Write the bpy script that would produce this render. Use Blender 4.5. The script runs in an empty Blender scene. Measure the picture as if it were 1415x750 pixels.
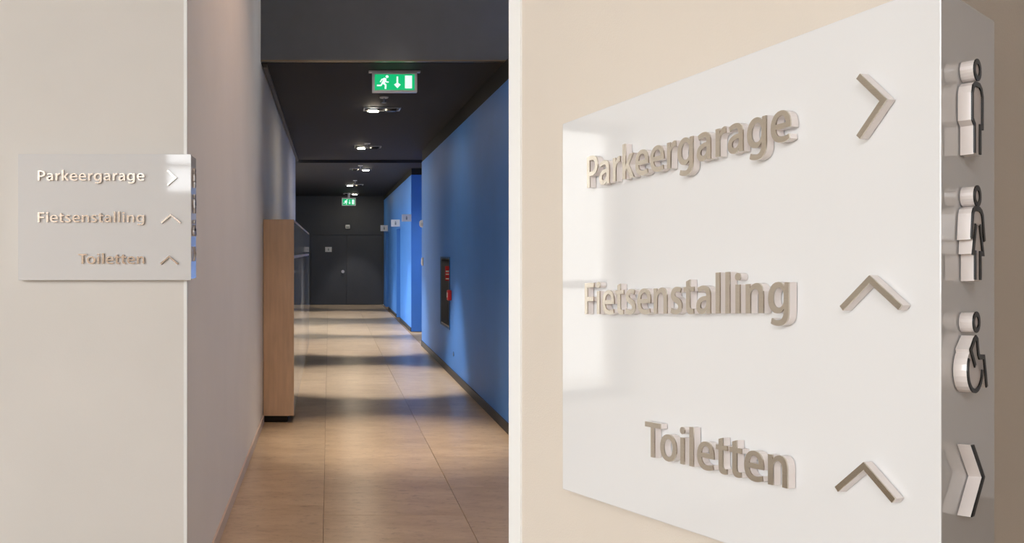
import bpy, bmesh, math, random
from mathutils import Vector, Matrix

random.seed(7)
S = bpy.context.scene
COL = S.collection

# ------------------------------------------------------------------ camera
EYE = 1.5
cd = bpy.data.cameras.new('camera')
cam = bpy.data.objects.new('camera', cd)
COL.objects.link(cam)
cam.location = (0, 0, EYE)
cam.rotation_euler = (math.radians(90), 0, 0)
cd.sensor_fit = 'HORIZONTAL'
cd.sensor_width = 36.0
cd.lens = 36.0 * 1300 / 1415
cd.shift_x = 253.0 / 1415
cd.shift_y = -28.0 / 1415
cd.clip_start = 0.02
S.camera = cam

# ------------------------------------------------------------------ sky, daylight openings, exposure
W = bpy.data.worlds.new('sky')
S.world = W
W.use_nodes = True
bg = W.node_tree.nodes['Background']
bg.inputs['Color'].default_value = (0.945, 0.972, 1.0, 1)
bg.inputs['Strength'].default_value = 6.0

def portal(name, loc, rot, sx, sy):
    l = bpy.data.lights.new(name, 'AREA')
    l.shape = 'RECTANGLE'; l.size = sx; l.size_y = sy
    l.cycles.is_portal = True
    o = bpy.data.objects.new(name, l)
    o.location = loc; o.rotation_euler = rot
    COL.objects.link(o)

R90 = math.radians(90)
portal('daylight_portal', (-6.0, -2.85, 2.15), (0, -R90, 0), 3.5, 3.3)      # left facade, facing +X
portal('daylight_portal', (-3.5, -5.0, 3.75), (R90, 0, 0), 4.6, 2.9)       # rear clerestory, facing +Y
portal('daylight_portal', (6.0, 5.9, 3.2), (0, R90, 0), 1.4, 1.8)         # right facade, facing -X
portal('daylight_portal', (-5.2, -5.0, 1.7), (R90, 0, 0), 1.2, 2.5)        # rear side pane, facing +Y
portal('daylight_portal', (-2.6, 18.75, 1.55), (0, -R90, 0), 2.5, 3.5)      # added recess window, facing +X
portal('daylight_portal', (-2.45, 3.9, 1.45), (-R90, 0, 0), 1.1, 1.5)      # window in sign wall, facing -Y

vs = S.view_settings
vs.view_transform = 'Standard'
vs.look = 'None'
vs.gamma = 1.0
vs.use_curve_mapping = False
vs.exposure = 0.64

# ------------------------------------------------------------------ materials
def lin(c):
    r = []
    for v in c:
        v = v / 255.0
        r.append(v / 12.92 if v <= 0.04045 else ((v + 0.055) / 1.055) ** 2.4)
    return (*r, 1)

def mat(name, col, rough=0.5, metal=0.0, var=0.06, scale=6.0, bump=0.0, bscale=120.0, coat=0.0,
        stretch=(1, 1, 1), spec=0.5, detail=4.0, emit=None, estr=0.0):
    m = bpy.data.materials.new(name)
    m.use_nodes = True
    nt = m.node_tree
    b = nt.nodes['Principled BSDF']
    b.inputs['Roughness'].default_value = rough
    b.inputs['Metallic'].default_value = metal
    b.inputs['Specular IOR Level'].default_value = spec
    b.inputs['Coat Weight'].default_value = coat
    b.inputs['Coat Roughness'].default_value = 0.03
    c = lin(col)
    tc = nt.nodes.new('ShaderNodeTexCoord')
    mp = nt.nodes.new('ShaderNodeMapping')
    mp.inputs['Scale'].default_value = stretch
    nt.links.new(tc.outputs['Object'], mp.inputs['Vector'])
    nz = nt.nodes.new('ShaderNodeTexNoise')
    nz.inputs['Scale'].default_value = scale
    nz.inputs['Detail'].default_value = detail
    nt.links.new(mp.outputs['Vector'], nz.inputs['Vector'])
    rp = nt.nodes.new('ShaderNodeValToRGB')
    rp.color_ramp.elements[0].position = 0.3
    rp.color_ramp.elements[1].position = 0.7
    rp.color_ramp.elements[0].color = tuple(v * (1 - var) for v in c[:3]) + (1,)
    rp.color_ramp.elements[1].color = tuple(min(1, v * (1 + var)) for v in c[:3]) + (1,)
    nt.links.new(nz.outputs['Fac'], rp.inputs['Fac'])
    nt.links.new(rp.outputs['Color'], b.inputs['Base Color'])
    if bump > 0:
        n2 = nt.nodes.new('ShaderNodeTexNoise')
        n2.inputs['Scale'].default_value = bscale
        nt.links.new(mp.outputs['Vector'], n2.inputs['Vector'])
        bp = nt.nodes.new('ShaderNodeBump')
        bp.inputs['Strength'].default_value = bump
        bp.inputs['Distance'].default_value = 0.002
        nt.links.new(n2.outputs['Fac'], bp.inputs['Height'])
        nt.links.new(bp.outputs['Normal'], b.inputs['Normal'])
    if emit is not None:
        b.inputs['Emission Color'].default_value = lin(emit)
        b.inputs['Emission Strength'].default_value = estr
    return m

def stone_mat():
    m = bpy.data.materials.new('limestone')
    m.use_nodes = True
    nt = m.node_tree
    b = nt.nodes['Principled BSDF']
    tc = nt.nodes.new('ShaderNodeTexCoord')
    oi = nt.nodes.new('ShaderNodeObjectInfo')
    mp = nt.nodes.new('ShaderNodeMapping')
    mp.inputs['Scale'].default_value = (1.0, 2.2, 1)
    nt.links.new(tc.outputs['Object'], mp.inputs['Vector'])
    add = nt.nodes.new('ShaderNodeVectorMath'); add.operation = 'ADD'
    sc = nt.nodes.new('ShaderNodeMath'); sc.operation = 'MULTIPLY'; sc.inputs[1].default_value = 40
    nt.links.new(oi.outputs['Random'], sc.inputs[0])
    nt.links.new(mp.outputs['Vector'], add.inputs[0])
    nt.links.new(sc.outputs[0], add.inputs[1])
    n1 = nt.nodes.new('ShaderNodeTexNoise'); n1.inputs['Scale'].default_value = 3.0
    n1.inputs['Detail'].default_value = 8; n1.inputs['Roughness'].default_value = 0.65
    n2 = nt.nodes.new('ShaderNodeTexNoise'); n2.inputs['Scale'].default_value = 14.0
    n2.inputs['Detail'].default_value = 10; n2.inputs['Roughness'].default_value = 0.75
    n2.inputs['Distortion'].default_value = 0.8
    for n in (n1, n2): nt.links.new(add.outputs[0], n.inputs['Vector'])
    r1 = nt.nodes.new('ShaderNodeValToRGB')
    e = r1.color_ramp.elements
    e[0].position = 0.3; e[0].color = lin((172, 152, 127))
    e[1].position = 0.72; e[1].color = lin((200, 182, 157))
    r2 = nt.nodes.new('ShaderNodeValToRGB')
    e = r2.color_ramp.elements
    e[0].position = 0.36; e[0].color = (0.62, 0.60, 0.58, 1)
    e[1].position = 0.47; e[1].color = (1, 1, 1, 1)
    nt.links.new(n1.outputs['Fac'], r1.inputs['Fac'])
    nt.links.new(n2.outputs['Fac'], r2.inputs['Fac'])
    mx = nt.nodes.new('ShaderNodeMixRGB'); mx.blend_type = 'MULTIPLY'; mx.inputs[0].default_value = 0.8
    nt.links.new(r1.outputs['Color'], mx.inputs[1]); nt.links.new(r2.outputs['Color'], mx.inputs[2])
    ton = nt.nodes.new('ShaderNodeHueSaturation')
    tv = nt.nodes.new('ShaderNodeMapRange')
    tv.inputs['To Min'].default_value = 0.93; tv.inputs['To Max'].default_value = 1.06
    nt.links.new(oi.outputs['Random'], tv.inputs['Value'])
    nt.links.new(tv.outputs[0], ton.inputs['Value'])
    nt.links.new(mx.outputs[0], ton.inputs['Color'])
    nt.links.new(ton.outputs[0], b.inputs['Base Color'])
    b.inputs['Roughness'].default_value = 0.28
    b.inputs['Specular IOR Level'].default_value = 0.4
    return m

M = dict(
    plaster=mat('plaster_white', (234, 230, 224), 0.75, var=0.02, scale=2, bump=0.15, bscale=260),
    plaster_beige=mat('plaster_warm', (226, 216, 203), 0.75, var=0.02, scale=3, bump=0.15, bscale=400),
    white=mat('white_lacquer', (250, 250, 248), 0.4, var=0.005),
    skirting=mat('skirting_pale', (205, 190, 178), 0.5, var=0.03),
    blue=mat('blue_paint', (78, 144, 232), 0.55, var=0.03, scale=3, bump=0.1, bscale=200),
    blue_dark=mat('blue_door_paint', (24, 88, 150), 0.5, var=0.03),
    dark=mat('anthracite_paint', (73, 77, 83), 0.6, var=0.05, scale=3, bump=0.1, bscale=200),
    dark_ceiling=mat('dark_ceiling', (33, 31, 31), 0.75, var=0.06, scale=8),
    bulk=mat('bulkhead_grey', (106, 112, 121), 0.6, var=0.04),
    brass=mat('bronze_edge', (140, 128, 112), 0.3, metal=0.8, var=0.05),
    dark_skirt=mat('dark_skirting', (50, 52, 56), 0.45, var=0.05),
    stone=stone_mat(),
    grout=mat('grout', (150, 134, 114), 0.9, var=0.08, scale=40),
    wood=mat('beech_veneer', (214, 190, 166), 0.5, var=0.10, scale=5, stretch=(6, 6, 0.6), bump=0.05),
    locker=mat('locker_laminate', (186, 190, 196), 0.10, var=0.02, coat=0.6),
    black=mat('black_plinth', (22, 21, 21), 0.6, var=0.1),
    plate=mat('opal_glass', (232, 232, 232), 0.05, var=0.006, scale=3, coat=0.2),
    acrylic=mat('acrylic', (240, 232, 228), 0.18, var=0.02, coat=0.4),
    steel=mat('brushed_steel', (212, 203, 190), 0.20, metal=1.0, var=0.05, scale=30, stretch=(1, 1, 60), bump=0.012, bscale=60),
    steel_dark=mat('black_anodised', (20, 20, 20), 0.35, var=0.1),
    silver=mat('aluminium', (214, 216, 222), 0.3, metal=0.9, var=0.04),
    green=mat('exit_green', (0, 150, 92), 0.4, var=0.02, emit=(0, 170, 105), estr=.75),
    glow=mat('exit_white', (235, 245, 245), 0.4, var=0.01, emit=(225, 240, 240), estr=.62),
    lamp=mat('lamp_lit', (255, 244, 225), 0.4, var=0.01, emit=(255, 238, 210), estr=135),
    lamp_soft=mat('lamp_lit_soft', (255, 244, 225), 0.4, var=0.01, emit=(255, 228, 190), estr=12),
    lamp_off=mat('lamp_unlit', (60, 58, 56), 0.25, var=0.05),
    sign_white=mat('sign_white', (238, 238, 236), 0.4, var=0.02),
    sign_grey=mat('sign_print_grey', (150, 160, 160), 0.5, var=0.03),
    red=mat('fire_red', (205, 40, 40), 0.35, var=0.05),
    niche=mat('niche_steel', (120, 122, 126), 0.3, metal=0.7, var=0.05),
    mullion=mat('mullion', (70, 70, 72), 0.4, metal=0.4, var=0.05),
    paving=mat('paving', (150, 146, 138), 0.9, var=0.1, scale=2),
    lobby_ceiling=mat('lobby_ceiling', (196, 186, 172), 0.8, var=0.03),
)

# ------------------------------------------------------------------ helpers
def box(bm, x0, x1, y0, y1, z0, z1):
    v = [bm.verts.new(p) for p in ((x0, y0, z0), (x1, y0, z0), (x1, y1, z0), (x0, y1, z0),
                                   (x0, y0, z1), (x1, y0, z1), (x1, y1, z1), (x0, y1, z1))]
    for f in ((3, 2, 1, 0), (4, 5, 6, 7), (0, 1, 5, 4), (1, 2, 6, 5), (2, 3, 7, 6), (3, 0, 4, 7)):
        bm.faces.new([v[i] for i in f])

def finish(name, bm, material, parent=None, bevel=0.0, segs=2, smooth=False):
    if bevel > 0:
        bmesh.ops.bevel(bm, geom=list(bm.edges), offset=bevel, segments=segs, affect='EDGES', profile=0.5)
    bmesh.ops.recalc_face_normals(bm, faces=bm.faces)
    me = bpy.data.meshes.new(name)
    bm.to_mesh(me); bm.free()
    if smooth:
        for p in me.polygons: p.use_smooth = True
    me.materials.append(material)
    o = bpy.data.objects.new(name, me)
    COL.objects.link(o)
    if parent is not None: o.parent = parent
    return o

def boxes(name, lst, material, parent=None, bevel=0.0):
    bm = bmesh.new()
    for b in lst: box(bm, *b)
    return finish(name, bm, material, parent, bevel)

def struct(o):
    o['kind'] = 'structure'
    return o

def tag(o, label, cat, group=None):
    o['label'] = label; o['category'] = cat
    if group: o['group'] = group
    return o

def thing(name, label, cat, loc, group=None):
    o = bpy.data.objects.new(name, None)
    o.empty_display_size = 0.1
    o.location = loc
    COL.objects.link(o)
    bpy.context.view_layer.update()
    return tag(o, label, cat, group)

def shift_to(o, root):
    # geometry was written in room coordinates; keep it there under its root
    o.data.transform(Matrix.Translation(-Vector(root.location)))
    o.parent = root
    return o

def disc(bm, c, r, z0, z1, n=20, axis='Z', r2=None):
    r2 = r if r2 is None else r2
    def P(a, rr, h):
        u, w = rr * math.cos(a), rr * math.sin(a)
        if axis == 'Z': return (c[0] + u, c[1] + w, h)
        if axis == 'Y': return (c[0] + u, h, c[2] + w)
        return (h, c[1] + u, c[2] + w)
    a0 = [bm.verts.new(P(2 * math.pi * i / n, r, z0)) for i in range(n)]
    a1 = [bm.verts.new(P(2 * math.pi * i / n, r2, z1)) for i in range(n)]
    bm.faces.new(a0); bm.faces.new(a1)
    for i in range(n):
        bm.faces.new((a0[i], a0[(i + 1) % n], a1[(i + 1) % n], a1[i]))

# ------------------------------------------------------------------ the room
XL, XR, XR2 = -0.576, 1.48, 1.54          # corridor left wall, near blue wall, far blue wall
YF = 3.81                                 # sign wall
YB = 26.4                                 # end wall of the corridor

boxes_floor = [(-6.2, 6.2, -5.2, 27.0, -0.2, -0.012)]
floor = struct(boxes('floor', boxes_floor, M['grout']))
tile_meshes = {}
def tile(x0, x1, y0, y1):
    w, d = round(x1 - x0 - 0.0025, 4), round(y1 - y0 - 0.0025, 4)
    if (w, d) not in tile_meshes:
        bm = bmesh.new(); box(bm, -w / 2, w / 2, -d / 2, d / 2, -0.02, 0.0)
        top = [e for e in bm.edges if all(v.co.z > -0.001 for v in e.verts)]
        bmesh.ops.bevel(bm, geom=top, offset=0.0008, segments=1, affect='EDGES')
        me = bpy.data.meshes.new('tile'); bm.to_mesh(me); bm.free()
        me.materials.append(M['stone'])
        tile_meshes[(w, d)] = me
    o = bpy.data.objects.new('tile', tile_meshes[(w, d)])
    o.location = ((x0 + x1) / 2, (y0 + y1) / 2, 0)
    COL.objects.link(o); o.parent = floor
TD = 0.88
for ci, (x0, x1, off) in enumerate([(-0.83, -0.03, 0.58), (-0.03, 0.77, 0.36), (0.77, 1.57, 0.12)]):
    xa = max(x0, XL) if ci == 0 else x0
    xb = min(x1, XR) if ci == 2 else x1
    y = YF + 0.3 + off - 2 * TD
    y0s = y
    k = 0
    while y < YB:
        y1 = min(y + TD, YB)
        if ci == 2 and y < 7.2 < y1: y1 = 7.2
        if ci == 0 and y1 <= YF + 0.3 and y < YF:
            tile(x0, x1, y, min(y1, YF))
        else:
            tile(xa, xb if y > 7.1 else x1, y, y1)
        y = y1
    yy = y0s
    while yy > -4.4:
        tile(x0, x1, yy - TD, yy); yy -= TD
for x0, off in [(-1.63, 0.2), (-2.43, 0.5), (-3.23, 0.05), (-4.03, 0.3)]:
    y = YF
    while y > -4.4:
        tile(x0, x0 + 0.8, y - TD, y); y -= TD
for x0, off in [(1.57, 0.4), (2.37, 0.1), (3.17, 0.3)]:
    y = 7.0
    while y > -4.4:
        tile(x0, x0 + 0.8, y - TD, y); y -= TD

# sign wall (faces the camera) with a daylight window beyond the left edge of the view
struct(boxes('wall_front', [(-6.2, -3.0, YF, YF + .25, 0, 5.4), (-3.0, -1.9, YF, YF + .25, 0, 0.7),
                            (-3.0, -1.9, YF, YF + .25, 2.2, 5.4), (-1.9, XL, YF, YF + .25, 0, 5.4)], M['plaster']))
w1 = struct(boxes('window_1', [(-3.0, -2.95, YF + .08, YF + .14, .7, 2.2), (-1.95, -1.9, YF + .08, YF + .14, .7, 2.2),
                               (-2.95, -1.95, YF + .08, YF + .14, .7, .75), (-2.95, -1.95, YF + .08, YF + .14, 2.15, 2.2),
                               (-2.95, -1.95, YF + .08, YF + .14, 1.30, 1.34)], M['mullion']))
struct(boxes('trim_1', [(XL - .012, XL + .0015, YF - .0015, YF + .012, 0, 5.4)], M['white'], bevel=0.0006))   # corner bead
struct(boxes('wall_left', [(XL - .25, XL, YF + .25, 16.2, 0, 5.4)], M['plaster']))
struct(boxes('baseboard_left', [(XL, XL + .012, YF + .25, 8.2, 0.0, .07)], M['skirting'], bevel=0.002))
struct(boxes('wall_recess', [(-2.6, XL - .25, 16.0, 16.2, 0, 5.4), (-2.7, -2.6, 16.0, 17.0, 0, 3.2), (-2.7, -2.6, 20.5, YB, 0, 3.2), (-2.7, -2.6, 17.0, 20.5, 0, .3), (-2.7, -2.6, 17.0, 20.5, 2.8, 3.2)], M['dark']))
struct(boxes('added_window', [(-2.68, -2.62, y - .03, y + .03, .3, 2.8) for y in (17.03, 18.75, 20.47)], M['mullion']))  # unseen window, added so daylight falls on the far blue wall

# blue wall on the right, with the opening for the fire niche
NY0, NY1, NZ0, NZ1 = 11.5, 12.4, 0.56, 1.41
struct(boxes('wall_right', [(XR, 2.0, 7.2, NY0, 0, 2.92), (XR, 2.0, NY1, 15.0, 0, 2.92),
                            (XR, 2.0, NY0, NY1, 0, NZ0), (XR, 2.0, NY0, NY1, NZ1, 2.92),
                            (1.72, 2.0, NY0, NY1, NZ0, NZ1), (2.0, 6.2, 7.2, 7.4, 0, 5.4)], M['blue']))
struct(boxes('wall_right_upper', [(XR + .006, 2.0, 7.2, 15.0, 2.92, 3.1)], M['dark_ceiling']))
struct(boxes('baseboard_right', [(XR - .014, XR, 7.2, 15.0, 0, .085)], M['dark_skirt'], bevel=0.002))
D1 = (20.3, 21.4); D2 = (24.3, 25.4)
blue2 = [(XR2, 2.0, 17.6, D1[0], 0, 2.93), (XR2, 2.0, D1[1], D2[0], 0, 2.93), (XR2, 2.0, D2[1], YB, 0, 2.93),
         (XR2, 2.0, D1[0], D1[1], 2.0, 2.93), (XR2, 2.0, D2[0], D2[1], 2.0, 2.93), (2.0, 3.6, 17.6, 17.8, 0, 2.93),
         (1.70, 2.0, D1[0], D1[1], 0, 2.0), (1.70, 2.0, D2[0], D2[1], 0, 2.0)]
struct(boxes('wall_right_far', blue2, M['blue']))
struct(boxes('baseboard_right_far', [(XR2 - .012, XR2, 17.6, D1[0], 0, .07), (XR2 - .012, XR2, D1[1], D2[0], 0, .07)], M['dark_skirt']))
struct(boxes('wall_passage', [(3.5, 3.7, 14.8, 17.8, 0, 3.1), (2.0, 3.6, 14.8, 15.0, 0, 3.1)], M['blue']))
struct(boxes('wall_right_far_upper', [(XR2 + .006, 3.6, 17.6, YB, 2.93, 3.1)], M['dark_ceiling']))
struct(boxes('wall_end', [(-2.7, 2.4, YB, YB + .2, 0, 3.2)], M['dark']))
struct(boxes('ceiling', [(XL, 2.0, 8.0, 16.5, 3.1, 3.2), (2.0, 3.7, 14.8, 16.5, 3.1, 3.2)], M['dark_ceiling']))
struct(boxes('ceiling_far', [(-2.7, 3.7, 16.5, YB + .2, 3.05, 3.2)], mat('ceiling_panel_dark', (46, 45, 46), 0.7, var=0.05)))
struct(boxes('trim_2', [(XL + .012, XL + .045, 8.05, 16.4, 3.07, 3.1)], mat('ceiling_profile', (92, 88, 86), 0.4, var=0.04)))
struct(boxes('wall_above', [(XL, 6.2, 7.95, 8.15, 3.115, 5.4)], M['bulk']))
struct(boxes('trim_3', [(XL, XR + .5, 7.945, 8.16, 3.103, 3.115)], M['brass']))

# lobby around the camera: rear wall, left glazed facade, right wall, ceiling
struct(boxes('wall_rear', [(-6.2, -5.8, -5.2, -5.0, 0, 5.4), (-1.2, 6.2, -5.2, -5.0, 0, 5.4), (-4.6, -2.2, -5.2, -5.0, 0, 3.5), (-5.8, -4.6, -5.2, -5.0, 0, .45),
                           (-2.2, -1.2, -5.2, -5.0, 0, 2.3), (-5.8, -1.2, -5.2, -5.0, 5.2, 5.4)], mat('tan_for_reflection', (190, 156, 124), .6, var=.1, scale=3, stretch=(4, 4, .4))))  # unseen wall, wood tone picked so the steel letters mirror tan
struct(boxes('window_2', [(-2.2, -1.2, -5.13, -5.07, 2.62, 2.68), (-2.23, -2.17, -5.13, -5.07, 2.3, 5.2), (-4.0, -3.94, -5.13, -5.07, 3.5, 5.2)], M['mullion']))
struct(boxes('wall_facade', [(-6.2, -6.0, -5.2, -4.5, 0, 5.4), (-6.2, -6.0, -1.2, 3.81, 0, 5.4),
                             (-6.2, -6.0, -4.5, -1.2, 0, .4), (-6.2, -6.0, -4.5, -1.2, 3.9, 5.4)], M['plaster']))
struct(boxes('window_3', [(-6.13, -6.07, y - .03, y + .03, .4, 3.9) for y in (-4.47, -3.4, -2.3, -1.23)]
             + [(-6.13, -6.07, -4.5, -1.2, 1.1, 1.16)], M['mullion']))
struct(boxes('wall_lobby_right', [(6.0, 6.2, -5.2, 5.0, 0, 5.4), (6.0, 6.2, 6.8, 7.2, 0, 5.4), (6.0, 6.2, 5.0, 6.8, 0, 2.5), (6.0, 6.2, 5.0, 6.8, 3.9, 5.4)], M['plaster']))
struct(boxes('window_4', [(6.07, 6.13, y - .03, y + .03, 2.5, 3.9) for y in (5.03, 5.9, 6.77)], M['mullion']))
struct(boxes('sky_blocking_wall', [(-9.0, -1.6, 9.0, 9.3, -.2, 7.0)], mat('render_pale', (196, 194, 190), .9)))  # unseen wall, added to keep bright sky out of the sign's reflection
struct(boxes('ceiling_lobby', [(-6.2, 6.2, -5.2, 8.15, 5.4, 5.55)], M['lobby_ceiling']))
struct(boxes('ground', [(-40, 40, -40, 60, -0.4, -0.21)], M['paving']))

# ------------------------------------------------------------------ sharp corner pier on the right, carrying the second sign
TILT = 0.07                                             # the sign hangs with a slight fall towards the back
def fall(x, y): return Vector((x, y, -TILT * y))
RC = Vector((0.490, 0.753, 1.2086))
_d = Vector((-0.2996, 1.0)).normalized()
_e = Vector((1.2, 1.0)).normalized()
RU, RN = -fall(_d.x, _d.y), fall(-_d.y, _d.x)
RUE, RNE = fall(_e.x, _e.y), fall(_e.y, -_e.x)
n2, m2 = Vector((-_d.y, _d.x)), Vector((_e.y, -_e.x))
c2 = Vector((RC.x, RC.y))
def line_x(p, d, q, e):
    den = d.x * e.y - d.y * e.x
    t = ((q.x - p.x) * e.y - (q.y - p.y) * e.x) / den
    return p + d * t
A = c2 - n2 * 0.024           # front plane of the pier, behind the plate
B = c2 - m2 * 0.022           # flank of the pier, behind the side plate
corner = line_x(A, _d, B, _e)
LEND = line_x(A, _d, Vector((0, 0)), Vector((716 / 1300 - 454.5 / 1300, 1)))
REND = corner + _e * 0.62
poly = [corner, REND, Vector((REND.x + .05, 1.62)), Vector((0.36, 1.62)), LEND - n2 * .01, LEND]
bm = bmesh.new()
lo = [bm.verts.new((p.x, p.y, 0)) for p in poly]
hi = [bm.verts.new((p.x, p.y, 5.4)) for p in poly]
bm.faces.new(lo); bm.faces.new(hi)
for i in range(len(poly)):
    bm.faces.new((lo[i], lo[(i + 1) % len(poly)], hi[(i + 1) % len(poly)], hi[i]))
struct(finish('wall_pier', bm, M['plaster_beige']))
# white strip added to divide the two views, in line with the pier face
def on_face(slope, proud):
    p = A + n2 * proud
    return line_x(p, _d, Vector((0, 0)), Vector((slope, 1)))
s0, s1 = on_face(719 / 1300 - 454.5 / 1300, .003), on_face(703 / 1300 - 454.5 / 1300, .003)
pp = [s0, s1, s1 - n2 * .03, s0 - n2 * .03]
bm = bmesh.new()
lo = [bm.verts.new((p.x, p.y, 0)) for p in pp]; hi = [bm.verts.new((p.x, p.y, 5.4)) for p in pp]
bm.faces.new(lo); bm.faces.new(hi)
for i in range(4): bm.faces.new((lo[i], lo[(i + 1) % 4], hi[(i + 1) % 4], hi[i]))
struct(finish('divider_strip', bm, M['white']))

# ------------------------------------------------------------------ lettering
# humanist sans letterforms drawn as outlines (units: baseline 0, capitals 674 high)
GLYPHS = {
 'l': (260, ['M74,0 L186,0 L186,715 L74,715']),
 'i': (260, ['M74,0 L186,0 L186,490 L74,490', 'M198,622 C198,660 170,688 130,688 C90,688 62,660 62,622 C62,584 90,557 130,557 C170,557 198,584 198,622']),
 'n': (575, ['M70,0 L182,0 L182,285 C182,300 184,318 190,332 C206,378 248,406 294,406 C362,406 388,354 388,280 L388,0 L500,0 L500,294 C500,446 420,502 344,502 C262,502 200,458 176,420 L172,420 L168,490 L66,490 C69,446 70,400 70,346']),
 'r': (365, ['M70,0 L182,0 L182,250 C182,336 230,390 306,390 C322,390 334,388 346,385 L346,498 C336,500 328,501 316,501 C258,501 206,464 184,396 L180,396 L176,490 L66,490 C69,440 70,400 70,330']),
 'T': (505, ['M204,0 L320,0 L320,576 L508,576 L508,674 L16,674 L16,576 L204,576']),
 'F': (500, ['M76,0 L190,0 L190,280 L440,280 L440,376 L190,376 L190,578 L458,578 L458,674 L76,674']),
 'P': (550, ['M76,0 L190,0 L190,246 C206,242 226,241 248,241 C336,241 416,264 466,314 C504,350 524,402 524,464 C524,528 498,580 458,614 C414,652 346,676 256,676 C178,676 118,670 76,662',
             'M190,336 C204,332 222,331 248,331 C350,331 410,380 410,462 C410,544 352,586 262,586 C228,586 203,583 190,580']),
 'k': (505, ['M182,715 L70,715 L70,0 L182,0 L182,156 L224,208 L356,0 L494,0 L302,278 L470,490 L334,490 L216,322 C206,308 194,290 184,274 L182,274']),
 'o': (570, ['M534,248 C534,396 436,502 288,502 C136,502 32,400 32,244 C32,92 136,-11 282,-11 C420,-11 534,80 534,248',
             'M418,246 C418,332 380,420 284,420 C188,420 148,334 148,246 C148,146 202,72 283,72 C362,72 418,144 418,246']),
 'e': (520, ['M485,208 L146,208 C150,118 218,80 304,80 C366,80 410,90 452,104 L470,24 C424,4 362,-11 286,-11 C122,-11 30,89 30,240 C30,380 116,502 272,502 C432,502 490,372 490,262 C490,238 488,218 485,208',
             'M146,292 L378,292 C378,344 354,420 264,420 C182,420 150,346 146,292']),
 'a': (500, ['M436,0 L334,0 L326,58 L323,58 C296,18 248,-11 186,-11 C88,-11 34,59 34,132 C34,254 142,315 318,314 L318,322 C318,354 306,414 222,414 C174,414 126,400 92,378 L68,456 C106,480 168,502 242,502 C392,502 430,406 430,306 L430,120 C430,74 432,30 436,0',
             'M321,236 C236,238 146,218 146,146 C146,100 176,78 212,78 C264,78 300,110 315,148 C319,158 321,168 321,178']),
 's': (420, ['M34,22 C72,1 124,-12 184,-12 C314,-12 382,54 382,142 C380,216 338,262 246,296 C182,319 158,334 158,366 C158,398 184,418 228,418 C272,418 312,402 334,390 L358,472 C328,488 280,502 226,502 C116,502 46,434 46,348 C46,290 86,238 188,202 C248,180 270,164 270,130 C270,96 246,72 186,72 C138,72 84,90 56,108']),
 't': (350, ['M88,590 L88,490 L18,490 L18,406 L88,406 L88,156 C88,88 100,46 126,20 C148,0 184,-11 226,-11 C262,-11 292,-6 308,0 L306,86 C294,83 280,81 260,81 C214,81 198,110 198,168 L198,406 L318,406 L318,490 L198,490 L198,622']),
 'g': (580, ['M505,346 C505,416 507,456 510,490 L410,490 L406,420 L404,420 C380,462 336,502 260,502 C140,502 34,402 34,238 C34,96 122,-4 246,-4 C312,-4 362,26 390,70 L392,70 L392,26 C392,-74 336,-114 260,-114 C204,-114 154,-96 124,-78 L98,-164 C138,-190 202,-204 262,-204 C330,-204 398,-190 446,-146 C492,-104 505,-38 505,56',
             'M392,288 C392,302 391,316 387,329 C372,376 334,410 280,410 C206,410 150,346 150,240 C150,152 194,86 278,86 C328,86 370,118 386,166 C390,180 392,198 392,214']),
}
def sample(path, n=6):
    pts = []
    for tok in path.split(' '):
        if tok[0] in 'MLC':
            cmd = tok[0]; cur = [tok[1:]]
        else:
            cur.append(tok)
        if cmd in 'ML':
            pts.append(tuple(float(v) for v in cur[0].split(',')))
        elif len(cur) == 3:
            p0 = pts[-1]; p1, p2, p3 = [tuple(float(v) for v in c.split(',')) for c in cur]
            for i in range(1, n + 1):
                t = i / n; q = 1 - t
                pts.append(tuple(q**3 * p0[k] + 3 * q * q * t * p1[k] + 3 * q * t * t * p2[k] + t**3 * p3[k] for k in (0, 1)))
    if math.dist(pts[0], pts[-1]) < 1e-3: pts.pop()
    return pts

_glyph_cache = {}
def glyph(ch):
    if ch in _glyph_cache: return _glyph_cache[ch]
    cu = bpy.data.curves.new('glyph', 'CURVE')
    cu.dimensions = '2D'; cu.fill_mode = 'BOTH'; cu.extrude = 0.5
    for path in GLYPHS[ch][1]:
        pts = sample(path)
        sp = cu.splines.new('POLY'); sp.points.add(len(pts) - 1); sp.use_cyclic_u = True
        for p, q in zip(sp.points, pts): p.co = (q[0] / 1000, q[1] / 1000, 0, 1)
    ob = bpy.data.objects.new('glyph', cu)
    COL.objects.link(ob)
    dg = bpy.context.evaluated_depsgraph_get()
    me = bpy.data.meshes.new_from_object(ob.evaluated_get(dg))
    r = ([v.co.copy() for v in me.vertices], [tuple(p.vertices) for p in me.polygons])
    bpy.data.objects.remove(ob); bpy.data.curves.remove(cu); bpy.data.meshes.remove(me)
    _glyph_cache[ch] = r
    return r

def layout(word):
    out, x = [], 0.0
    for ch in word:
        g, f = glyph(ch)
        out.append((ch, g, f, x)); x += GLYPHS[ch][0] / 1000 + .004
        if ch == 'T': x -= .035
    x0 = min(v.x + out[0][3] for v in out[0][1]); x1 = max(v.x + out[-1][3] for v in out[-1][1])
    return out, x0, x1

class Frame:
    """a mounting plane: u to the right, v up, o outwards"""
    def __init__(s, root, C, U, N): s.r, s.C, s.U, s.N = root, Vector(C), Vector(U), Vector(N)
    def __call__(s, u, v, o): return s.C + s.U * u + Vector((0, 0, v)) + s.N * o - Vector(s.r.location)

def mesh_obj(name, verts, faces, material, parent):
    me = bpy.data.meshes.new(name)
    me.from_pydata([tuple(v) for v in verts], [], faces)
    me.materials.append(material)
    o = bpy.data.objects.new(name, me)
    COL.objects.link(o); o.parent = parent
    return o

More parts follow.
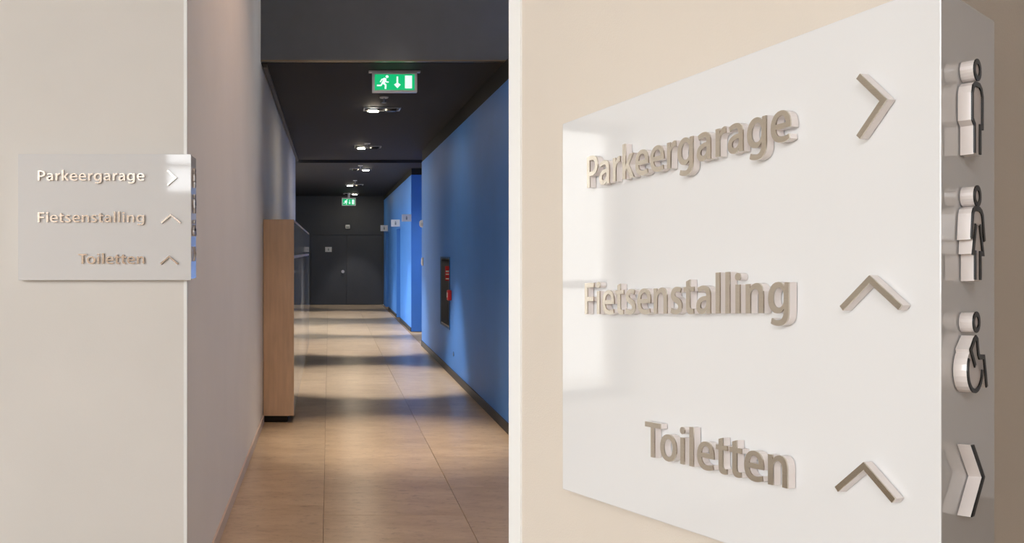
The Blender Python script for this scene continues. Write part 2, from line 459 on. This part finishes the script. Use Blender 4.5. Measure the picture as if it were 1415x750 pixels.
CAP = 0.674
def put_word(word, fr, u0, u1, v0, cap, root, o0, o1, o2):
    lay, x0, x1 = layout(word)
    kx = (u1 - u0) / (x1 - x0); ky = cap / CAP
    for ch, g, f, off in lay:
        def build(name, a, b, m, par):
            vv = [fr(u0 + (v.x + off - x0) * kx, v0 + v.y * ky, b if v.z > 0 else a) for v in g]
            return mesh_obj(name, vv, f, m, par)
        body = build('letter', o0, o1, M['acrylic'], root)
        build('letter_face', o1, o2, M['steel'], body)

def slab(fr, pts, o0, o1, name, m, parent):
    """closed outline (counter-clockwise) extruded between two offsets"""
    n = len(pts)
    vv = [fr(u, v, o0) for u, v in pts] + [fr(u, v, o1) for u, v in pts]
    ff = [tuple(range(n))[::-1], tuple(range(n, 2 * n))] + [(i, (i + 1) % n, n + (i + 1) % n, n + i) for i in range(n)]
    return mesh_obj(name, vv, ff, m, parent)

def multi(fr, polys, o0, o1, name, m, parent):
    vv, ff = [], []
    for pts in polys:
        b = len(vv); n = len(pts)
        vv += [fr(u, v, o0) for u, v in pts] + [fr(u, v, o1) for u, v in pts]
        ff += [tuple(b + i for i in range(n))[::-1], tuple(b + n + i for i in range(n))]
        ff += [(b + i, b + (i + 1) % n, b + n + (i + 1) % n, b + n + i) for i in range(n)]
    return mesh_obj(name, vv, ff, m, parent)

def stroke(pts, w, closed=False):
    """offset outline quads for a polyline, mitred"""
    P = [Vector(p) for p in pts]; n = len(P)
    L, Rr = [], []
    for i in range(n):
        a = P[i - 1] if (i > 0 or closed) else None
        c = P[(i + 1) % n] if (i < n - 1 or closed) else None
        d1 = (P[i] - a).normalized() if a is not None else None
        d2 = (c - P[i]).normalized() if c is not None else None
        if d1 is None: d1 = d2
        if d2 is None: d2 = d1
        t = (d1 + d2)
        t = t.normalized() if t.length > 1e-6 else d1
        nn = Vector((-t.y, t.x)); k = max(0.45, nn.dot(Vector((-d1.y, d1.x))))
        L.append(P[i] + nn * w / 2 / k); Rr.append(P[i] - nn * w / 2 / k)
    q = []
    for i in range(n if closed else n - 1):
        j = (i + 1) % n
        q.append([tuple(Rr[i]), tuple(Rr[j]), tuple(L[j]), tuple(L[i])])
    return q

def ell(cx, cy, rx, ry, n=20, a0=0, a1=360, end=False):
    k = n if not end else n - 1
    return [(cx + rx * math.cos(math.radians(a0 + (a1 - a0) * i / k)),
             cy + ry * math.sin(math.radians(a0 + (a1 - a0) * i / k))) for i in range(n)]

def pictograms(fr, root, s=1.0):
    D0, D1, D2 = 0.001, 0.0105, 0.0115
    lw = 0.0040
    def pic(name, fills, lines, label):
        b = multi(fr, fills, D0, D1, name, M['acrylic'], root)
        b['label'] = label
        multi(fr, [q for l in lines for q in l], D1, D2, 'outline', M['steel_dark'], b)
    # man
    body = [(.0415, .3725), (.0575, .3725), (.0575, .398), (.0635, .396), (.0635, .4225), (.0605, .4285), (.055, .4318),
            (.044, .4318), (.0385, .4285), (.0358, .4225), (.0358, .400), (.0415, .396)]
    outl = [(.0565, .3735), (.0565, .3965), (.0622, .3965), (.0622, .422), (.0595, .4275), (.0545, .4304),
            (.0445, .4304), (.0395, .4275), (.0372, .422), (.0372, .4005), (.0428, .3965), (.0428, .3735)]
    pic('pictogram', [ell(.0495, .4425, .0088, .0088), body],
        [stroke(ell(.0495, .4425, .0072, .0072), lw, True), stroke(outl, lw)], 'man pictogram')
    # woman
    body = [(.043, .2685), (.058, .2685), (.058, .2905), (.0655, .2905), (.0625, .301), (.069, .301), (.0640, .3235), (.0605, .3275), (.055, .3295),
            (.044, .3295), (.0390, .3275), (.0365, .3235), (.0335, .302), (.0390, .302), (.0375, .2905), (.043, .2905)]
    outl = [(.057, .2695), (.057, .2915), (.0638, .2915), (.0555, .315)]
    arms = [(.0675, .302), (.0625, .323), (.0595, .3262), (.0545, .328), (.0445, .328), (.0400, .3262), (.0378, .323), (.0350, .303)]
    skl = [(.0460, .315), (.0388, .2915), (.0440, .2915), (.0440, .2695)]
    pic('pictogram', [ell(.0495, .3385, .0088, .0084), body],
        [stroke(ell(.0495, .3385, .0072, .0070), lw, True), stroke(outl, lw), stroke(arms, lw), stroke(skl, lw)], 'woman pictogram')
    # wheelchair user
    wheel = ell(.0440, .1955, .0195, .0190, 24)
    torso = [(.0330, .2060), (.0500, .2000), (.0640, .1850), (.0735, .1790), (.0760, .1810), (.0690, .2075), (.0580, .2075), (.0545, .2200), (.0500, .2235), (.0445, .2235), (.0400, .2205), (.0300, .2125)]
    pic('pictogram', [ell(.0470, .2345, .0086, .0084), wheel, torso],
        [stroke(ell(.0470, .2345, .0070, .0068), lw, True),
         stroke(ell(.0440, .1955, .0180, .0175, 20, 148, 358, True), lw * .9),
         stroke([(.0440, .1985), (.0330, .2120), (.0415, .2200), (.0455, .2218), (.0490, .2200), (.0520, .2080), (.0545, .2055), (.0660, .2055), (.0735, .1800)], lw)],
        'wheelchair user pictogram')
    # arrow
    t = 0.0062
    ar = [(.0340, .1345), (.0340 + t, .1345), (.0680, .1050), (.0340 + t, .0758), (.0340, .0758), (.0680 - t, .1050)]
    b = slab(fr, ar[::-1], D0, D1, 'arrow', M['acrylic'], root)
    slab(fr, ar[::-1], D1, D2, 'arrow_face', M['steel_dark'], b)

def chevron(fr, root, pts, w, o0, o1, o2):
    q = stroke(pts, w)
    out = [q[0][0], q[0][1], q[1][1], q[1][2], q[0][2], q[0][3]]
    b = slab(fr, out, o0, o1, 'arrow', M['acrylic'], root)
    slab(fr, out, o1, o2, 'arrow_face', M['steel'], b)

def plate(fr, u0, u1, v0, v1, o0, o1, name, root, bev=0.0015, end=None, slope=0.0):
    bm = bmesh.new()
    box(bm, u0, u1, v0, v1, o0, o1)
    bmesh.ops.bevel(bm, geom=list(bm.edges), offset=bev, segments=2, affect='EDGES', profile=0.5)
    bmesh.ops.recalc_face_normals(bm, faces=bm.faces)
    if end is not None:                                  # mitre the edge that meets the other panel
        for v in bm.verts:
            if abs(v.co.x - end) < bev * 1.2: v.co.x += slope * (v.co.z - o1)
    for v in bm.verts: v.co = fr(v.co.x, v.co.y, v.co.z)
    me = bpy.data.meshes.new(name); bm.to_mesh(me); bm.free()
    me.materials.append(M['plate'])
    o = bpy.data.objects.new(name, me); COL.objects.link(o); o.parent = root
    return o

def wayfinding_sign(label, C, U, N, UE, NE, Wd, Hd, side_w, words, chevs, thick):
    root = thing('wayfinding_sign', label, 'sign', C, 'wayfinding signs wrapped round wall corners')
    fr = Frame(root, C, U, N); fs = Frame(root, C, UE, NE)
    dot = lambda a, b: Vector(a).xy.dot(Vector(b).xy)
    plate(fr, -Wd, 0, 0, Hd, -thick, -.0002, 'front_panel', root, .0012, 0, -dot(N, NE) / dot(U, NE) + .03)
    plate(fs, 0.0022, side_w, 0.004, Hd - 0.004, -0.012, 0, 'side_panel', root, 0.001, .0022, -dot(NE, N) / dot(UE, N) - .05)
    # hidden spacers that hold the panels off the wall
    for u in (-Wd * .9, -Wd * .12):
        for v in (Hd * .12, Hd * .88):
            bm = bmesh.new()
            box(bm, u - .012, u + .012, v - .012, v + .012, -thick - .0075, -thick + .001)
            for q in bm.verts: q.co = fr(q.co.x, q.co.y, q.co.z)
            finish('spacer', bm, M['silver']).parent = root
    for w, u0, u1, v0, cap in words:
        put_word(w, fr, u0, u1, v0, cap, root, 0.001, 0.009, 0.0105)
    for pts, w in chevs: chevron(fr, root, pts, w, 0.001, 0.009, 0.0105)
    pictograms(fs, root)
    return root

# sign on the sign wall, left
LC = (-0.5525, 3.77, 1.384)
wayfinding_sign('white glass direction sign on the pale wall facing the corridor, seen whole', LC,
    (1, 0, 0), (0, -1, 0), (0, 1, 0), (1, 0, 0), 0.693, 0.5046, 0.142,
    [('Parkeergarage', -.6115, -.1845, .3985, .0400), ('Fietsenstalling', -.6115, -.1855, .2320, .0400), ('Toiletten', -.4496, -.1855, .0660, .0400)],
    [([(-.0930, .4385), (-.0600, .4095), (-.0930, .3805)], .006), ([(-.1180, .2290), (-.0810, .2610), (-.0410, .2290)], .006),
     ([(-.1210, .0655), (-.0870, .0945), (-.0520, .0655)], .006)], 0.032)
# sign on the sharp pier, right
wayfinding_sign('large close-up white direction sign cut off by the right picture edge, on beige wall', RC,
    RU, RN, RUE, RNE, 0.578, 0.507, 0.136,
    [('Parkeergarage', -.4990, -.1480, .4070, .0405), ('Fietsenstalling', -.5045, -.1500, .2425, .0405), ('Toiletten', -.3745, -.1520, .0755, .0405)],
    [([(-.0705, .4480), (-.0450, .4215), (-.0705, .3950)], .0052), ([(-.0885, .2465), (-.0589, .2712), (-.0285, .2465)], .0052),
     ([(-.0940, .0850), (-.0648, .1103), (-.0348, .0858)], .0052)], 0.016)

# ------------------------------------------------------------------ lockers along the left wall
LX0, LX1, LY0, BAY, NB, LH = XL + .004, -0.306, 8.22, 1.26, 5, 1.778
for i in range(NB):
    y0 = LY0 + i * BAY; y1 = y0 + BAY - .002
    lab = ['first locker of the row, with the bare wooden end panel facing the viewer', 'second locker of the row behind the wooden end panel',
           'third locker of the row, middle of the glossy fronts', 'fourth locker of the row, next to the last', 'last locker of the row, nearest the dark end wall'][i]
    r = thing('locker', lab, 'locker', (LX0, y0, 0), 'lockers along the left corridor wall')
    shift_to(boxes('body', [(LX0, LX1 - .022, y0 + (.022 if i == 0 else 0), y1, .062, LH - .02)], M['wood']), r)
    shift_to(boxes('top', [(LX0, LX1, y0 + (.022 if i == 0 else 0), y1, LH - .02, LH)], M['wood'], bevel=.001), r)
    shift_to(boxes('plinth', [(LX0, LX1 - .06, y0 + .05 if i == 0 else y0, y1, 0.0, .062)], M['black']), r)
    if i == 0:
        shift_to(boxes('end_panel', [(LX0, LX1, y0, y0 + .021, .062, LH)], M['wood'], bevel=.001), r)
    ys = y0 + (.024 if i == 0 else .003)
    shift_to(boxes('door', [(LX1 - .021, LX1, ys, y1 - .003, .07, 1.435)], M['locker'], bevel=.0015), r)
    shift_to(boxes('rail', [(LX1 - .022, LX1 - .002, ys, y1, 1.438, 1.462)], M['wood']), r)
    shift_to(boxes('door', [(LX1 - .021, LX1, ys, y1 - .003, 1.465, LH - .022)], M['locker'], bevel=.0015), r)

# ------------------------------------------------------------------ doors
def yplane_door(name, x0, x1, hx):
    d = struct(boxes(name, [(x0, x1, YB - .05, YB - .005, .008, 1.955)], M['dark'], bevel=.002))
    bm = bmesh.new(); disc(bm, (hx, 0, .93), .045, YB - .10, YB - .05, 16, 'Y')
    if hx < 0.45: finish('door_handle', bm, M['silver'], d)
    else: bm.free()
yplane_door('door_1', -.505, .494, .39)
yplane_door('door_2', .504, 1.50, .6)
struct(boxes('trim_5', [(-.56, -.51, YB - .07, YB, 0, 2.02), (1.505, 1.538, YB - .07, YB, 0, 2.02), (-.51, 1.505, YB - .07, YB, 1.96, 2.02)], M['dark']))
for n, (a, b) in enumerate((D1, D2)):
    d = struct(boxes('door_%d' % (3 + n), [(1.645, 1.69, a + .03, b - .03, .01, 1.97)], M['blue_dark'], bevel=.002))
    boxes('door_handle', [(1.60, 1.645, a + .1, a + .22, .98, 1.0)], M['silver'], d)
    boxes('door_frame', [(1.63, 1.70, a, a + .028, 0, 2.0), (1.63, 1.70, b - .028, b, 0, 2.0), (1.63, 1.70, a + .028, b - .028, 1.972, 2.0)], M['blue_dark'], d)

# ------------------------------------------------------------------ small wall signs and fittings
def small_sign(name, label, cat, x0, x1, y, z0, z1, th, group=None, mark=True):
    r = thing(name, label, cat, ((x0 + x1) / 2, y, z0), group)
    shift_to(boxes('plate', [(x0, x1, y, y + th, z0, z1)], M['sign_white'], bevel=.004), r)
    if mark:
        cx, cz = (x0 + x1) / 2, (z0 + z1) / 2; s = (z1 - z0) * .25
        bm = bmesh.new()
        disc(bm, (cx, 0, cz + s * .75), s * .32, y - .003, y, 10, 'Y')
        box(bm, cx - s * .42, cx + s * .42, y - .003, y, cz - s, cz + s * .35)
        shift_to(finish('symbol', bm, M['sign_grey']), r)
    return r
FG = 'white flag signs above the blue doors'
for lab, px0, px1, py0, py1 in [('nearest and largest white flag sign on the blue wall', 555.3, 568.2, 296, 306),
                                ('middle white flag sign on the blue wall, above the door recess', 540.5, 552.3, 303.3, 313),
                                ('farthest white flag sign, where blue wall meets dark end wall', 525.8, 535.6, 311, 319.3)]:
    y = (XR2) * 1300 / (px1 + .3 - 454.5)
    k = y / 1300
    small_sign('flag_sign', lab, 'sign', (px0 - 454.5) * k, XR2, y, EYE - (py1 - 347) * k, EYE - (py0 - 347) * k, .02, FG)
k = (YB - .075) / 1300
small_sign('door_sign', 'small white plate on the left leaf of the dark door', 'sign', (449.3 - 454.5) * k, (458.5 - 454.5) * k, YB - .062, EYE - .02, EYE + .12, .012)
# emergency light above the dark doors
r = thing('emergency_light', 'small pale emergency light above the dark double door', 'light', (.52, YB - .03, 2.12))
shift_to(boxes('housing', [(.46, .59, YB - .06, YB, 2.13, 2.24)], M['sign_white'], bevel=.012), r)
shift_to(boxes('lens', [(.48, .57, YB - .066, YB - .06, 2.145, 2.2)], M['sign_grey']), r)
# detector and switch at the end of the near blue wall
r = thing('wall_detector', 'round white detector high on the end of the near blue wall', 'detector', (XR, 14.85, 1.93))
bm = bmesh.new(); disc(bm, (0, 14.85, 1.935), .055, XR - .035, XR, 20, 'X', .06); shift_to(finish('base', bm, M['sign_white']), r)
bm = bmesh.new(); disc(bm, (0, 14.85, 1.935), .035, XR - .05, XR - .035, 20, 'X', .05); shift_to(finish('cap', bm, M['sign_white']), r)
r = thing('light_switch', 'white rectangular switch on the edge of the near blue wall', 'switch', (XR, 14.9, 1.29))
shift_to(boxes('plate', [(XR - .018, XR, 14.72, 14.88, 1.275, 1.40)], M['sign_white'], bevel=.004), r)
shift_to(boxes('rocker', [(XR - .026, XR - .018, 14.76, 14.84, 1.295, 1.38)], M['sign_white'], bevel=.002), r)
r = thing('wall_socket', 'small round outlet low on the blue wall below the fire niche', 'outlet', (XR, 11.1, .28))
bm = bmesh.new(); disc(bm, (0, 11.15, .283), .03, XR - .006, XR, 16, 'X'); shift_to(finish('plate', bm, M['blue_dark']), r)
bm = bmesh.new(); disc(bm, (0, 11.15, .283), .018, XR - .008, XR - .006, 12, 'X'); shift_to(finish('insert', bm, M['niche']), r)

# fire niche
r = thing('fire_niche', 'recessed metal fire cabinet in the near blue wall', 'fire cabinet', (XR, 11.95, NZ0))
e = .003
shift_to(boxes('lining', [(XR - e, 1.715, NY1 - .018, NY1 - e, NZ0 + e, NZ1 - e), (XR - e, 1.715, NY0 + e, NY0 + .018, NZ0 + e, NZ1 - e),
                          (1.70, 1.715, NY0 + .018, NY1 - .018, NZ0 + e, NZ1 - e), (XR - e, 1.70, NY0 + .018, NY1 - .018, NZ0 + e, NZ0 + .018),
                          (XR - e, 1.70, NY0 + .018, NY1 - .018, NZ1 - .018, NZ1 - e)], M['niche']), r)
shift_to(boxes('frame', [(XR - .010, XR - .001, NY0 - .02, NY0, NZ0 - .02, NZ1 + .02), (XR - .010, XR - .001, NY1, NY1 + .02, NZ0 - .02, NZ1 + .02),
                         (XR - .010, XR - .001, NY0, NY1, NZ0 - .02, NZ0), (XR - .010, XR - .001, NY0, NY1, NZ1, NZ1 + .02)], M['blue_dark']), r)
lb = shift_to(boxes('instruction_label', [(1.53, 1.585, NY1 - .024, NY1 - .018, 1.115, 1.305)], M['red']), r)
lb['label'] = 'red instruction label with white bars'
mk = boxes('label_print', [(1.537, 1.578, NY1 - .0255, NY1 - .0242, 1.225, 1.245), (1.537, 1.578, NY1 - .0255, NY1 - .0242, 1.19, 1.205), (1.537, 1.578, NY1 - .0255, NY1 - .0242, 1.13, 1.145)], M['sign_white'])
shift_to(mk, r); mk.parent = lb
r = thing('fire_call_point', 'red fire alarm box beside the niche on the blue wall', 'alarm box', (XR, 11.4, .9))
shift_to(boxes('housing', [(XR - .045, XR, 11.34, 11.47, .905, 1.03)], M['red'], bevel=.01), r)
shift_to(boxes('press_window', [(XR - .049, XR - .045, 11.37, 11.44, .94, 1.0)], M['sign_white'], bevel=.001), r)

# ------------------------------------------------------------------ exit signs
def running_figure(fr, polys_parent, ux, uz, s, o0, o1):
    T = lambda p: (ux + p[0] * s, uz + p[1] * s)
    P = [ell(*T((.74, .90)), .105 * s, .105 * s, 14)]
    for pts, w in [([(.60, .78), (.44, .42)], .20), ([(.62, .74), (.36, .70), (.24, .50)], .085), ([(.60, .76), (.66, .52), (.86, .50)], .085),
                   ([(.44, .46), (.64, .30), (.62, .0)], .12), ([(.42, .44), (.28, .26), (.0, .26)], .11)]:
        P += stroke([T(p) for p in pts], w * s)
    return multi(fr, P, o0, o1, 'running_figure', M['glow'], polys_parent)

def exit_sign(label, xc, y, ztop, w, h, bar):
    r = thing('exit_sign', label, 'exit sign', (xc, y, ztop - h), 'green exit signs on the corridor ceiling')
    x0, x1, z0 = xc - w / 2, xc + w / 2, ztop - h
    f = w * .035
    shift_to(boxes('housing', [(x0, x1, y, y + .05, z0, ztop)], M['silver'], bevel=.004), r)
    shift_to(boxes('mounting_bar', [(x0 - bar, x1 + bar, y - .005, y + .055, ztop, ztop + .016)], M['silver'], bevel=.002), r)
    fr = Frame(r, (x0, y, z0), (1, 0, 0), (0, -1, 0))
    p = slab(fr, [(f * 1.6, f * 1.4), (w - f * 1.6, f * 1.4), (w - f * 1.6, h - f * 1.4), (f * 1.6, h - f * 1.4)], 0, .004, 'panel', M['green'], r)
    shift_to(boxes('bezel', [(x0, x0 + f, y - .008, y, z0, ztop), (x1 - f, x1, y - .008, y, z0, ztop), (x0 + f, x1 - f, y - .008, y, z0, z0 + f), (x0 + f, x1 - f, y - .008, y, ztop - f, ztop)], M['silver']), r)
    a, b = .0042, .0062
    running_figure(fr, r, w * .105, h * .16, h * .68, a, b)
    cx = w * .56
    multi(fr, [[(cx - w * .018, h * .45), (cx + w * .018, h * .45), (cx + w * .018, h * .78), (cx - w * .018, h * .78)],
               [(cx - w * .075, h * .38), (cx, h * .20), (cx + w * .075, h * .38), (cx + w * .018, h * .455), (cx - w * .018, h * .455)]], a, b, 'arrow', M['glow'], r)
    multi(fr, [[(w * .73, h * .19), (w * .885, h * .19), (w * .885, h * .82), (w * .73, h * .82)]], a, b, 'door_symbol', M['glow'], r)

exit_sign('large green exit sign with running figure hanging behind the grey bulkhead', (545 - 454.5) * 8.35 / 1300, 8.32, 3.083, .397, .178, .03)
exit_sign('small green exit sign far down the corridor above the dark door', (482 - 454.5) * 25.0 / 1300, 25.0, 2.905, .37, .195, .0)
boxes_link = shift_to(boxes('hanger', [(.50, .56, 25.01, 25.04, 2.9, 3.05)], M['silver']), [o for o in bpy.data.objects if o.name.startswith('exit_sign')][-1])

# ------------------------------------------------------------------ ceiling downlights and sprinklers
ORD = ['nearest', 'second', 'third', 'fourth', 'farthest']
def spot(name, loc, energy, angle, blend=.7, col=(1, .90, .82), tilt=0.0, parent=None):
    l = bpy.data.lights.new(name, 'SPOT')
    l.energy = energy; l.spot_size = math.radians(angle); l.spot_blend = blend
    l.color = col; l.shadow_soft_size = .04
    o = bpy.data.objects.new(name, l)
    COL.objects.link(o); o.location = loc; o.rotation_euler = (tilt, 0, 0)
    return o
DL = [(10.56, 3.1, 0), (14.4, 3.1, 0), (17.7, 3.05, 1), (21.9, 3.05, 0), (25.3, 3.05, 1)]
for i, (y, z, lit) in enumerate(DL):
    xc, hw, hl = .595, .205, .115
    r = thing('downlight', '%s twin downlight in the dark corridor ceiling, one lamp lit' % ORD[i], 'downlight', (xc, y, z), 'recessed twin downlights')
    zt = z - .004
    shift_to(boxes('frame', [(xc - hw, xc + hw, y - hl, y - hl + .014, zt - .008, zt + .004), (xc - hw, xc + hw, y + hl - .014, y + hl, zt - .008, zt + .004),
                             (xc - hw, xc - hw + .014, y - hl + .014, y + hl - .014, zt - .008, zt + .004), (xc + hw - .014, xc + hw, y - hl + .014, y + hl - .014, zt - .008, zt + .004)], M['silver']), r)
    shift_to(boxes('backing', [(xc - hw + .014, xc + hw - .014, y - hl + .014, y + hl - .014, zt, zt + .004)], M['black']), r)
    for s in (0, 1):
        lx = xc + (-.10 if s == 0 else .10)
        bm = bmesh.new(); disc(bm, (lx, y, 0), .068, zt - .022, zt, 20, 'Z', .072)
        shift_to(finish('lamp_ring', bm, M['lamp_off']), r)
        bm = bmesh.new(); disc(bm, (lx, y, 0), .058, zt - .028, zt - .0225, 20)
        shift_to(finish('lamp', bm, M['lamp'] if s == lit else M['lamp_off']), r)
        if s == lit:
            o = spot('downlight_beam', (lx - xc, 0.0, -.05), (330, 300, 260, 200, 70)[i], 56, .5, tilt=math.radians(7))
            o.parent = r
for i, (y, z) in enumerate([(9.77, 3.1), (13.96, 3.1), (17.0, 3.05), (20.6, 3.05)]):
    x = .572
    r = thing('sprinkler', '%s small sprinkler head in the corridor ceiling' % ['nearest', 'second', 'third', 'farthest'][i], 'sprinkler', (x, y, z), 'ceiling sprinklers')
    bm = bmesh.new(); disc(bm, (x, y, 0), .042, z - .012, z, 20, 'Z', .048); shift_to(finish('rosette', bm, M['sign_white']), r)
    bm = bmesh.new(); disc(bm, (x, y, 0), .012, z - .055, z - .012, 12); shift_to(finish('head', bm, M['silver']), r)
    bm = bmesh.new(); disc(bm, (x, y, 0), .024, z - .060, z - .055, 16); shift_to(finish('deflector', bm, M['silver']), r)

r = thing('passage_fill_lamp', 'added fill lamp hidden in the side passage between the blue walls', 'downlight', (2.5, 16.2, 3.1))  # unseen lamp, added to brighten the blue face across the passage
bm = bmesh.new(); disc(bm, (2.5, 16.2, 0), .07, 3.085, 3.1, 24, 'Z', .08); shift_to(finish('ring', bm, M['silver']), r)
bm = bmesh.new(); disc(bm, (2.5, 16.2, 0), .055, 3.08, 3.0845, 24); shift_to(finish('lamp', bm, M['lamp_soft']), r)
o = spot('downlight_beam', (0, 0, -.06), 100, 140, 1.0, (.95, .97, 1)); o.parent = r

# lobby ceiling lamps above the view: one grazes the left wall, one lights the floor before the bulkhead
for lab, x, y, en, an in [('round lobby downlight close to the corridor side wall', .2, 5.3, 190, 92), ('round lobby downlight over the corridor mouth', .55, 7.42, 700, 30)]:
    r = thing('lobby_downlight', lab, 'downlight', (x, y, 5.4), 'lobby downlights')
    bm = bmesh.new(); disc(bm, (x, y, 0), .07, 5.385, 5.4, 24, 'Z', .08); shift_to(finish('ring', bm, M['silver']), r)
    bm = bmesh.new(); disc(bm, (x, y, 0), .055, 5.38, 5.3845, 24); shift_to(finish('lamp', bm, M['lamp_soft']), r)
    o = spot('downlight_beam', (0, 0, -.06), en, an, 1.0, (1, .82, .64) if an < 60 else (1, .62, .40), 0); o.parent = r
